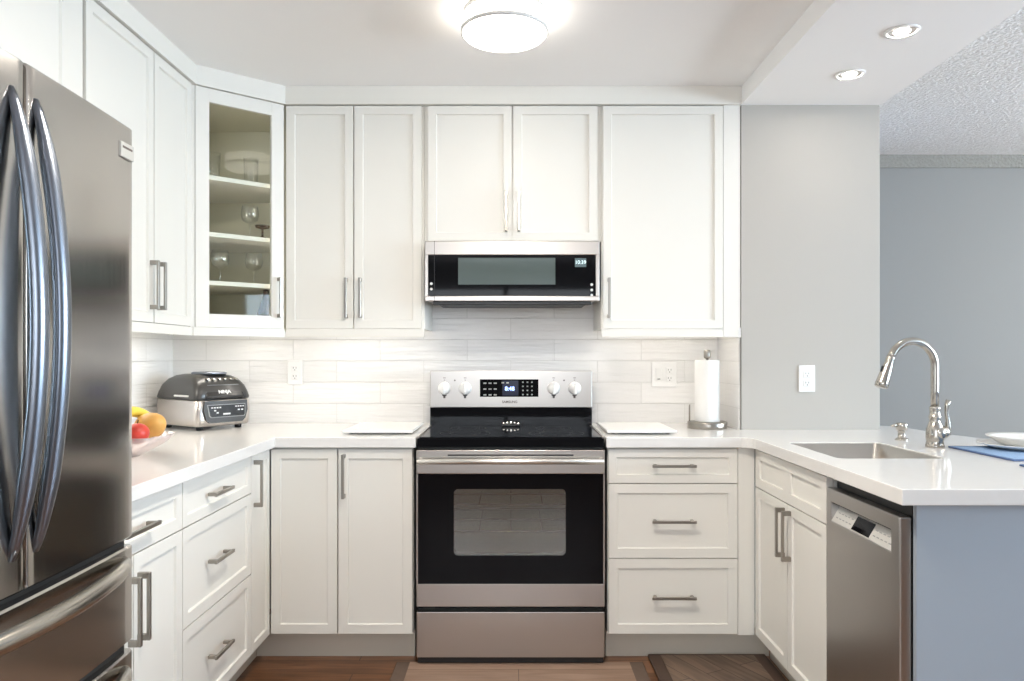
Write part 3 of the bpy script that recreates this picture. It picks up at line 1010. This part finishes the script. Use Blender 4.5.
# oven door
b = MB()
b.box(-W, W, 0.0, 0.05, 0.766, 0.8615, 0.003, 2)
b.box(-W, W, 0.0, 0.05, 0.238, 0.329, 0.003, 2)
b.box(-W, -W + 0.006, 0.0, 0.05, 0.329, 0.766).box(W - 0.006, W, 0.0, 0.05, 0.329, 0.766)
od = b.build('oven_door', M['steel'], rg)
WX0, WX1, WZ0, WZ1 = -0.226, 0.2195, 0.442, 0.706
hole = rrect(WX0, WX1, WZ0, WZ1, 0.018)
b = MB().prism([(-W + 0.006, 0.329), (W - 0.006, 0.329), (W - 0.006, 0.766), (-W + 0.006, 0.766)], -0.046, -0.002, holes=[hole], mtx=Matrix.Rotation(R(90), 4, 'X'))
b.build('door_glass', M['black_glass'], od)
b = MB().prism(rrect(WX0 - 0.0005, WX1 + 0.0005, WZ0 - 0.0005, WZ1 + 0.0005, 0.018), -0.012, -0.004, mtx=Matrix.Rotation(R(90), 4, 'X'))
b.build('oven_window', M['window_glass_oven'], od)
b = MB()
b.tube([(-0.358, 0.002, 0.822), (-0.358, -0.030, 0.822)], 0.009, 12)
b.tube([(0.358, 0.002, 0.822), (0.358, -0.030, 0.822)], 0.009, 12)
b.tube([(-0.366, -0.042, 0.822), (-0.364, -0.042, 0.822), (0.364, -0.042, 0.822), (0.366, -0.042, 0.822)], [0.010, 0.013, 0.013, 0.010], 20, flat=0.9)
b.build('handle', M['range_handle'], od)
MB().box(-0.25, 0.25, -0.0008, 0.003, 0.838, 0.844).build('vent_slot', M['black'], od)
dw_ = MB().box(-W, W, 0.002, 0.05, 0.036, 0.217, 0.003, 2).build('storage_drawer', M['steel'], rg)

# ------------------------------------------------------------------ dishwasher (origin far end, x towards the camera)
dwr = thing('dishwasher', 'slim stainless dishwasher at the end of the peninsula with angled control strip', 'dishwasher', (0.965, 2.2855, 0), R(-90))
w = 0.4355
b = MB()
b.box(0.003, w - 0.004, 0.034, 0.56, 0.10, 0.866)
b.box(0.003, w - 0.004, 0.07, 0.4, 0.0, 0.10)
b.build('tub_housing', M['black'], dwr)
px0, px1, pz0, pz1 = 0.037, 0.391, 0.735, 0.791
b = MB()
hole = [(px0, pz0), (px1, pz0), (px1, pz1), (px0, pz1)]
b.prism([(0.002, 0.105), (w, 0.105), (w, 0.832), (0.002, 0.832)], -0.032, 0.0, holes=[hole], mtx=Matrix.Rotation(R(90), 4, 'X'))
dd = b.build('door', M['steel_v'], dwr, bevel=0.004)
MB().box(px0, px1, 0.0285, 0.0325, pz0, pz1).box(px0, px1, 0.004, 0.0285, pz1 - 0.002, pz1 + 0.0).build('handle_pocket', M['dark_gap'], dd)
b = MB()
b.prism([(0.0005, pz0 + 0.0005), (0.0285, pz0 + 0.0005), (0.0285, pz1 - 0.008)], px0 + 0.0005, px1 - 0.0005,
        mtx=Matrix(((0, 0, 1, 0), (1, 0, 0, 0), (0, 1, 0, 0), (0, 0, 0, 1))))
cp = b.build('control_strip', M['control'], dd)
sl = math.atan2(pz1 - 0.008 - pz0, 0.028)
mt = Matrix.Translation((0, 0.0005, pz0 + 0.0005)) @ Matrix.Rotation(sl, 4, 'X')
MB().box(0.165, 0.268, 0.004, 0.046, 0.0, 0.0012, mtx=mt).build('display', M['black_glass'], cp)
b = MB()
for k in range(5):
    for q_ in (0.014, 0.030):
        b.box(0.055 + k * 0.021, 0.066 + k * 0.021, q_, q_ + 0.003, 0.0, 0.0008, mtx=mt)
        b.box(0.282 + k * 0.021, 0.293 + k * 0.021, q_, q_ + 0.003, 0.0, 0.0008, mtx=mt)
b.build('control_marking', M['label_grey'], cp)

# ------------------------------------------------------------------ refrigerator (front faces +X; local x runs away from the camera)
FRX = -0.883
FY0, FY1 = 0.972, 1.742
FM = 1.340 - FY0
FW = FY1 - FY0
fr = thing('refrigerator', 'stainless French-door refrigerator with two lower drawers and bowed handles', 'refrigerator', (FRX, FY0, 0), R(90))
FH = 1.768
b = MB().box(0.004, FW - 0.004, 0.075, 0.72, 0.03, 1.752, 0.004, 2)
for x_ in (0.08, FW - 0.08):
    for y_ in (0.14, 0.62):
        b.lathe([(0.025, 0), (0.025, 0.03)], (x_, y_, 0), 12)
b.build('cabinet_body', M['dark_gap'], fr)


def bowed(x0, x1, z0, z1, thick=0.07, lip=0.0):
    """door slab whose face bulges gently across the full fridge width, with rounded upright edges"""
    n = 18
    rings = []
    prof = []
    for k in range(n + 1):
        x = x0 + (x1 - x0) * k / n
        u = (x / FW - 0.5) * 2
        y = 0.012 * u * u
        ed = min(x - x0, x1 - x)
        prof.append((x, y))
    r = 0.006
    prof[0] = (prof[0][0], prof[0][1] + r)
    prof.insert(1, (x0 + r * 0.3, prof[0][1] - r * 0.7))
    prof.insert(2, (x0 + r, prof[0][1] - r))
    prof[-1] = (prof[-1][0], prof[-1][1] + r)
    prof.insert(-1, (x1 - r, prof[-1][1] - r))
    prof.insert(-1, (x1 - r * 0.3, prof[-1][1] - r * 0.7))
    full = prof + [(x1, thick), (x0, thick)]
    m = MB()
    m.loft([[(q[0], q[1] + (0.004 if e_ else 0), z) for q in full] for z, e_ in ((z0, 1), (z0 + 0.004, 0), (z1 - 0.004, 0), (z1, 1))], True, True, smooth=False)
    return m


def flatten_smooth(o):
    for f_ in o.data.polygons:
        f_.use_smooth = True
    o.data.set_sharp_from_angle(angle=R(40))


dl = bowed(0.002, FM - 0.003, 0.811, FH).build('door', M['fridge'], fr)
dr2 = bowed(FM + 0.003, FW - 0.002, 0.811, FH).build('door', M['fridge'], fr)
d1 = bowed(0.002, FW - 0.002, 0.570, 0.793).build('drawer', M['fridge'], fr)
d2 = bowed(0.002, FW - 0.002, 0.09, 0.548).build('drawer', M['fridge'], fr)
for o in (dl, dr2, d1, d2):
    flatten_smooth(o)


def vhandle(x, door):
    pts, rad = [], []
    for k in range(33):
        t = k / 32
        z = 0.875 + (1.708 - 0.875) * t
        y = 0.003 - 0.052 * math.sin(math.pi * t) ** 0.75
        pts.append((x, y, z))
        rad.append(0.007 + 0.0075 * min(1, math.sin(math.pi * t) * 2.2))
    m = MB().tube(pts, rad, 16, flat=1.2, up=(1, 0, 0))
    m.build('handle', M['handle_dark'], door)


vhandle(FM - 0.038, dl)
vhandle(FM + 0.028, dr2)


def hhandle(z, door):
    pts, rad = [], []
    for k in range(33):
        t = k / 32
        x = 0.04 + (FW - 0.08) * t
        y = 0.014 - 0.072 * math.sin(math.pi * t) ** 0.6
        pts.append((x, y, z))
        rad.append(0.010 + 0.009 * min(1, math.sin(math.pi * t) * 2.5))
    MB().tube(pts, rad, 16, up=(0, 0, 1)).build('handle', M['nickel_polished'], door)


MB().box(0.012, FW - 0.014, 0.026, 0.0745, 0.7935, 0.8105).box(0.012, FW - 0.014, 0.026, 0.0745, 0.5485, 0.5695).build('gap_shade', M['black'], fr)  # dark strips standing in for the shade in the door gaps
hhandle(0.765, d1)
hhandle(0.515, d2)
bd = MB().box(FW - 0.068, FW - 0.012, 0.004, 0.012, 1.688, 1.723, 0.001, 1).build('badge', M['badge'], dr2)
MB().box(FW - 0.062, FW - 0.020, 0.0035, 0.0045, 1.709, 1.714).build('badge_print', M['label_dark'], bd)

# ------------------------------------------------------------------ countertop grill
ga = math.atan2(0.815, 0.58)
gr = thing('countertop_grill', 'dark grey and steel countertop indoor grill standing in the left counter corner', 'grill', (-1.427 + 0.008, 3.385, CT), ga)
# local: x along the front, -y is the front
gx, gy = 0.137, 0.168


def rr3(ex, ey, z, r, dy=0.0):
    return [(q[0], q[1] + dy, z) for q in rrect(-gx + ex, gx - ex, -gy + ey, gy - ey, r)]


b = MB().loft([rr3(0.012, 0.012, 0.016, 0.02), rr3(0.002, 0.002, 0.022, 0.028), rr3(0, 0, 0.05, 0.03), rr3(0, 0, 0.128, 0.03), rr3(0.004, 0.004, 0.132, 0.028)], True, True)
b.build('base', M['grill_steel'], gr)
for x_ in (-0.095, 0.095):
    for y_ in (-0.125, 0.125):
        MB().lathe([(0.014, 0), (0.016, 0.018)], (x_, y_, 0), 14).build('foot', M['black'], gr)
b = MB().loft([rr3(0.001, 0.001, 0.134, 0.03), rr3(-0.001, -0.001, 0.142, 0.03), rr3(0.004, 0.002, 0.165, 0.034), rr3(0.012, 0.012, 0.195, 0.04), rr3(0.026, 0.032, 0.222, 0.05),
               rr3(0.048, 0.060, 0.238, 0.05), rr3(0.075, 0.09, 0.244, 0.04)], True, True)
ld = b.build('lid', M['grill_dark'], gr)
b = MB().loft([[(q[0], q[1] + 0.0, z) for q in rrect(-0.055, 0.055, -0.12, 0.03, 0.03)] for z in (0.243, 0.250)] +
              [[(q[0], q[1], 0.254) for q in rrect(-0.048, 0.048, -0.112, 0.022, 0.026)]], True, True)
b.build('vent_cap', M['handle_dark'], ld)
b = MB()
for k in range(6):
    b.box(-0.075 + k * 0.028, -0.062 + k * 0.028, -0.150, -0.128, 0.2175, 0.226, 0.002, 1)
b.build('lid_ribs', M['nickel_polished'], ld)
# side grip and strip along the lid
MB().box(-gx - 0.006, -gx + 0.004, -0.11, 0.0, 0.146, 0.154, 0.002, 1).build('side_strip', M['label_white'], ld)
MB().box(gx - 0.004, gx + 0.014, -0.11, -0.03, 0.135, 0.150, 0.003, 1).build('grip', M['grill_black'], ld)
# front door-shaped panel: upper handle face and lower control face
b = MB()
prof = [(-0.096, 0.046), (-0.080, 0.032), (0.080, 0.032), (0.096, 0.046), (0.108, 0.085), (0.104, 0.128), (-0.104, 0.128), (-0.108, 0.085)]
b.prism(prof, 0.150, 0.180, mtx=Matrix.Rotation(R(90), 4, 'X'))
cpn = b.build('control_panel', M['grill_dark'], gr)
b = MB()
prof = [(-0.085, 0.062), (-0.076, 0.055), (0.090, 0.055), (0.094, 0.062), (0.094, 0.112), (-0.094, 0.112)]
b.prism(prof, 0.1795, 0.1815, mtx=Matrix.Rotation(R(90), 4, 'X'))
b.build('display_face', M['label_grey'], cpn)
b = MB()
prof = [(-0.080, 0.065), (-0.073, 0.058), (0.087, 0.058), (0.091, 0.065), (0.091, 0.109), (-0.090, 0.109)]
b.prism(prof, 0.1812, 0.1824, mtx=Matrix.Rotation(R(90), 4, 'X'))
b.build('display_glass', M['grill_black'], cpn)
b = MB()
for k in range(4):
    b.box(-0.076 + k * 0.013, -0.067 + k * 0.013, -0.1832, -0.1822, 0.096, 0.101)
    b.box(0.042 + k * 0.012, 0.050 + k * 0.012, -0.1832, -0.1822, 0.098, 0.103)
for x_, z_ in ((-0.062, 0.083), (-0.05, 0.073), (0.055, 0.082), (0.072, 0.082)):
    b.box(x_, x_ + 0.010, -0.1832, -0.1822, z_, z_ + 0.006)
b.box(-0.018, 0.018, -0.1832, -0.1822, 0.066, 0.073)
b.build('button_marks', M['label_white'], cpn)
b = MB()
fa = Matrix.Translation((0, -0.168, 0.134)) @ Matrix.Rotation(R(-26), 4, 'X')
b.box(-0.098, 0.098, -0.012, 0.02, 0.0, 0.062, 0.012, 3, mtx=fa)
hf = b.build('lid_handle', M['grill_black'], ld)
MB().box(-0.080, 0.080, -0.016, 0.012, 0.058, 0.066, 0.003, 1, mtx=fa).build('handle_lip', M['handle_dark'], hf)
e_ = lettering('NINJA', 0.022, (0, 0, 0), M['label_white'], hf, 'brand_lettering', bold=0.0008)
lt = fa @ Matrix.Translation((0, -0.0128, 0.030)) @ Matrix.Rotation(R(90), 4, 'X')
e_.location = lt.to_translation()
e_.rotation_euler = lt.to_euler()

# ------------------------------------------------------------------ fruit bowl
bw = (-1.272, 2.40)
b = MB()
rings = []
for (r_, z_, wv) in ((0.055, 0.0, 0), (0.060, 0.003, 0), (0.10, 0.024, 0.003), (0.135, 0.046, 0.008), (0.152, 0.068, 0.011), (0.150, 0.069, 0.011), (0.131, 0.048, 0.008), (0.096, 0.027, 0.003), (0.055, 0.008, 0)):
    rings.append([(bw[0] + (r_ + wv * math.cos(10 * 2 * math.pi * k / 80)) * math.cos(2 * math.pi * k / 80),
                   bw[1] + (r_ + wv * math.cos(10 * 2 * math.pi * k / 80)) * math.sin(2 * math.pi * k / 80), CT + z_) for k in range(80)])
b.loft(rings, True, True)
tag(b.build('fruit_bowl', M['bowl']), 'clear ruffled glass bowl of fruit on the counter beside the refrigerator', 'bowl')


def blob(c_, r_, sq=(1, 1, 1), tip=0.0, seg=20):
    m = MB()
    prof = []
    for k in range(13):
        a = math.pi * k / 12
        prof.append((math.sin(a) * r_ * sq[0] * (1 + tip * math.cos(a)), -math.cos(a) * r_ * sq[2]))
    m.lathe(prof, c_, seg)
    return m


o = blob((0, 0, 0), 0.044, (1, 1, 1.3), 0.12).build('mango', M['mango'], loc=(-1.189, 2.425, CT + 0.096), rz=R(20))
o.rotation_euler = (R(70), R(15), R(60))
tag(o, 'orange-yellow mango on the right side of the fruit bowl', 'fruit')
o = blob((0, 0, 0), 0.036, (1, 1, 0.92), -0.05).build('apple', M['apple'], loc=(-1.182, 2.325, CT + 0.081))
tag(o, 'red apple in front of the mango in the glass fruit bowl', 'fruit')
MB().tube([(0, 0, 0.030), (0.003, 0, 0.043)], 0.002, 8).build('stem', M['stem'], o)


def banana(loc, rot, label):
    pts, rad = [], []
    for k in range(17):
        a = R(-55 + 110 * k / 16)
        pts.append((0.105 * math.sin(a), 0, 0.105 * math.cos(a) - 0.105))
        t = k / 16
        rad.append(0.0175 * min(1, 0.35 + 3.2 * min(t, 1 - t)))
    o = MB().tube(pts, rad, 12, up=(0, 1, 0)).build('banana', M['banana'], loc=loc)
    o.rotation_euler = rot
    tag(o, label, 'fruit')
    p0, p1 = Vector(pts[-1]), Vector(pts[-1]) + (Vector(pts[-1]) - Vector(pts[-2])).normalized() * 0.022
    MB().tube([p0, p1], [0.006, 0.005], 8).build('stem', M['stem'], o)


banana((-1.248, 2.43, CT + 0.142), (0, R(6), R(70)), 'yellow banana lying on top of the fruit in the bowl')

# ------------------------------------------------------------------ paper towel
pt = (0.8756, 3.345)
h_ = thing('paper_towel_holder', 'round brushed nickel paper towel stand on the counter by the right wall', 'paper towel holder', (pt[0], pt[1], CT))
MB().lathe([(0.086, 0), (0.088, 0.003), (0.088, 0.026), (0.085, 0.030), (0.002, 0.030)], seg=48).build('base', M['nickel'], h_)
MB().cyl((0, 0, 0.03), (0, 0, 0.318), 0.006, 14).build('rod', M['nickel'], h_)
MB().lathe([(0.006, 0.312), (0.014, 0.316), (0.0155, 0.322), (0.0155, 0.348), (0.013, 0.352), (0.002, 0.353)], seg=20).build('finial', M['nickel'], h_)
MB().tube([(-0.080, 0.0, 0.03), (-0.080, 0, 0.095), (-0.079, 0, 0.106)], [0.0035, 0.0035, 0.0025], 10).build('tension_arm', M['nickel'], h_)
b = MB().lathe([(0.020, 0.0), (0.0545, 0.0), (0.0555, 0.004), (0.0555, 0.272), (0.0545, 0.276), (0.020, 0.276), (0.020, 0.0)], seg=40, cap0=False, cap1=False)
o = b.build('paper_towel_roll', M['paper'], loc=(pt[0], pt[1], CT + 0.0305))
tag(o, 'white paper towel roll standing upright on the metal holder', 'paper towel')


# ------------------------------------------------------------------ outlets
def outlet_root(label, x, y, z, w_=0.072, h2=0.118):
    r_ = thing('wall_outlet', label, 'outlet', (x, y, z))
    MB().box(-w_ / 2, w_ / 2, -0.006, 0.0, -h2 / 2, h2 / 2, 0.003, 2).build('cover_plate', M['white_plastic'], r_)
    return r_


def receptacle(r_, x=0.0):
    for s_ in (-1, 1):
        z_ = s_ * 0.020
        so = MB().box(x - 0.0165, x + 0.0165, -0.0082, -0.0055, z_ - 0.0145, z_ + 0.0145, 0.0012, 1).build('socket', M['white_plastic'], r_)
        MB().box(x - 0.0075, x - 0.0055, -0.0088, -0.0078, z_ - 0.001, z_ + 0.007).box(x + 0.0055, x + 0.0075, -0.0088, -0.0078, z_ - 0.001, z_ + 0.007) \
            .lathe([(0.0024, -0.0088), (0.0024, -0.0078)], (x, 0, z_ - 0.0075), 10, 'y').build('slots', M['slot'], so)


r_ = outlet_root('white double outlet on the greige wall above the sink peninsula', (806.5 - 513.5) * D_UP / F, D_UP - 0.0005, 1.135)
receptacle(r_)
r_ = outlet_root('white double outlet on the tile left of the range, right of the grill', (295.2 - 513.5) * (WB - 0.01) / F, WB - 0.0095, 1.155)
receptacle(r_)
r_ = outlet_root('wide white plate with switch and outlet on the tile beside the paper towels', (664 - 513.5) * (WB - 0.01) / F, WB - 0.0095, 1.145, 0.122, 0.122)
receptacle(r_, 0.026)
MB().box(-0.043, -0.010, -0.0078, -0.0055, -0.034, 0.034, 0.001, 1).box(-0.040, -0.013, -0.0102, -0.0075, -0.030, 0.030, 0.002, 1).build('rocker_switch', M['white_plastic'], r_)
MB().box(-0.034, -0.020, -0.0108, -0.0098, -0.024, -0.020).build('switch_mark', M['slot'], r_)


# ------------------------------------------------------------------ white boards either side of the range
def board(label, x0, x1):
    r_ = thing('counter_board', label, 'board', ((x0 + x1) / 2, 3.25, CT))
    a_ = (x1 - x0) / 2
    MB().box(-a_, a_, -0.19, 0.19, 0.006, 0.018, 0.003, 2).build('top_sheet', M['board'], r_)
    for sx_ in (-1, 1):
        for sy_ in (-1, 1):
            MB().lathe([(0.008, 0), (0.008, 0.0059)], (sx_ * (a_ - 0.03), sy_ * 0.15, 0), 12).build('foot', M['slot'], r_)


board('thin white rectangular board lying on the counter left of the range', -0.709, -0.418)
board('thin white rectangular board lying on the counter right of the range', 0.388, 0.676)


# ------------------------------------------------------------------ place settings on the peninsula
def placemat(label, x0, x1, y0, y1):
    r_ = thing('placemat', label, 'placemat', ((x0 + x1) / 2, (y0 + y1) / 2, CT), 0, 'blue placemats on the peninsula')
    a_, c_ = (x1 - x0) / 2, (y1 - y0) / 2
    b_ = MB().box(-a_, a_, -c_, -c_ + 0.012, 0.0005, 0.006, 0.002, 1).box(-a_, a_, c_ - 0.012, c_, 0.0005, 0.006, 0.002, 1)
    b_.box(-a_, -a_ + 0.012, -c_ + 0.012, c_ - 0.012, 0.0005, 0.006, 0.002, 1).box(a_ - 0.012, a_, -c_ + 0.012, c_ - 0.012, 0.0005, 0.006, 0.002, 1)
    b_.build('border', M['blue_edge'], r_)
    MB().box(-a_ + 0.012, a_ - 0.012, -c_ + 0.012, c_ - 0.012, 0.0005, 0.0055).build('weave', M['blue_weave'], r_)


placemat('blue woven placemat beside the faucet under the white plates', 1.540, 1.93, 2.28, 2.625)
placemat('blue woven placemat nearer the end panel with nothing on it', 1.492, 1.93, 1.85, 2.185)
o = MB().lathe([(0.075, 0), (0.078, 0.002), (0.105, 0.007), (0.135, 0.017), (0.135, 0.0195), (0.105, 0.0105), (0.078, 0.006), (0.002, 0.005)], seg=56).build(
    'dinner_plate', M['porcelain'], loc=(1.752, 2.55, CT + 0.0062))
tag(o, 'wide flat white dinner plate on the blue placemat, below the bowl', 'plate')
o = MB().lathe([(0.055, 0), (0.058, 0.003), (0.085, 0.016), (0.103, 0.030), (0.116, 0.036), (0.116, 0.039), (0.101, 0.034), (0.083, 0.021), (0.055, 0.008), (0.002, 0.007)], seg=56).build(
    'soup_bowl', M['porcelain'], loc=(1.762, 2.55, CT + 0.0118))
tag(o, 'shallow white rimmed bowl stacked on the dinner plate', 'bowl')

# ------------------------------------------------------------------ lights in the ceiling
def flush_lamp(label, x, y, glow):
    lt_ = thing('ceiling_light', label, 'lamp', (x, y, CZ))
    MB().lathe([(0.140, -0.001), (0.140, -0.012), (0.002, -0.012)], seg=56).build('ceiling_plate', M['lamp_ring'], lt_)
    b = MB()
    if glow is M['lamp']:
        MB().lathe([(0.138, -0.0125), (0.144, -0.06), (0.144, -0.078), (0.138, -0.084), (0.002, -0.086)], seg=56).build('diffuser', glow, lt_)
        b.lathe([(0.1445, -0.064), (0.151, -0.064), (0.151, -0.076), (0.1445, -0.076), (0.1445, -0.064)], seg=56, cap0=False, cap1=False)
    else:
        MB().lathe([(0.138, -0.0125), (0.140, -0.050), (0.002, -0.051)], seg=56).build('diffuser', glow, lt_)
        b.lathe([(0.1405, -0.0125), (0.151, -0.0125), (0.151, -0.056), (0.1415, -0.056), (0.1405, -0.0125)], seg=56, cap0=False, cap1=False)
    b.build('ring', M['lamp_ring'], lt_)


flush_lamp('round white flush ceiling lamp glowing above the kitchen floor before the range', -0.031, 2.555, M['lamp'])
flush_lamp('unseen round flush ceiling lamp added as fill nearer the camera, over the middle of the kitchen', 0.0, 1.58, M['rear_fill'])  # out-of-view lamp added to brighten the cabinet fronts
pl_ = thing('pendant_fill', 'unseen globe pendant added as fill over the dining place right of the peninsula', 'lamp', (3.7, 2.7, CZ))  # out-of-frame pendant added to light the textured ceiling and far wall
MB().lathe([(0.05, -0.001), (0.05, -0.02), (0.002, -0.022)]).build('ceiling_rose', M['lamp_ring'], pl_)
MB().cyl((0, 0, -0.02), (0, 0, -0.62), 0.004, 8).build('cord', M['black'], pl_)
MB().lathe([(0.16 * math.sin(math.pi * k / 16), -0.78 + 0.16 * math.cos(math.pi * k / 16)) for k in range(17)]).build('globe', M['globe'], pl_)


def pot(label, px, py):
    dd_ = (SOF - EYE) * F / (356 - py)
    r_ = thing('recessed_light', label, 'spotlight', ((px - 513.5) * dd_ / F, dd_, SOF), 0, 'recessed lights in the soffit')
    MB().lathe([(0.057, -0.0005), (0.055, -0.005), (0.047, -0.006), (0.044, -0.0015), (0.044, -0.0005)], seg=40, cap0=False, cap1=False).build('trim_ring', M['white_plastic'], r_)
    MB().lathe([(0.0435, -0.0008), (0.0435, -0.0018), (0.002, -0.0018)], seg=32).build('reflector', M['lamp_ring'], r_)
    MB().lathe([(0.026, -0.0019), (0.024, -0.004), (0.002, -0.005)], seg=24).build('bulb', M['pot'], r_)


pot('small round recessed spotlight in the soffit, the one nearer the camera', 902, 31)
pot('small round recessed spotlight in the soffit, nearer the greige wall', 850, 74)

# ------------------------------------------------------------------ mats on the floor
mt_ = thing('floor_mat', 'light brown wood-print floor mat lying in front of the range', 'mat', (0.02, 2.50, 0))
MB().box(-0.49, 0.50, -0.27, 0.475, 0.0005, 0.006, 0.002, 1).build('border', M['mat_border'], mt_)
MB().box(-0.435, 0.445, -0.215, 0.47, 0.0062, 0.0075).build('printed_field', M['mat_wood'], mt_)
mt_ = thing('floor_mat', 'dark brown wood-print floor mat in front of the drawers by the sink', 'mat', (0.86, 2.62, 0))
MB().box(-0.31, 0.17, -0.6, 0.415, 0.0005, 0.014, 0.004, 2).build('border', M['mat_dark_border'], mt_)
MB().box(-0.26, 0.12, -0.55, 0.40, 0.0142, 0.0155).build('printed_field', M['mat_dark'], mt_)
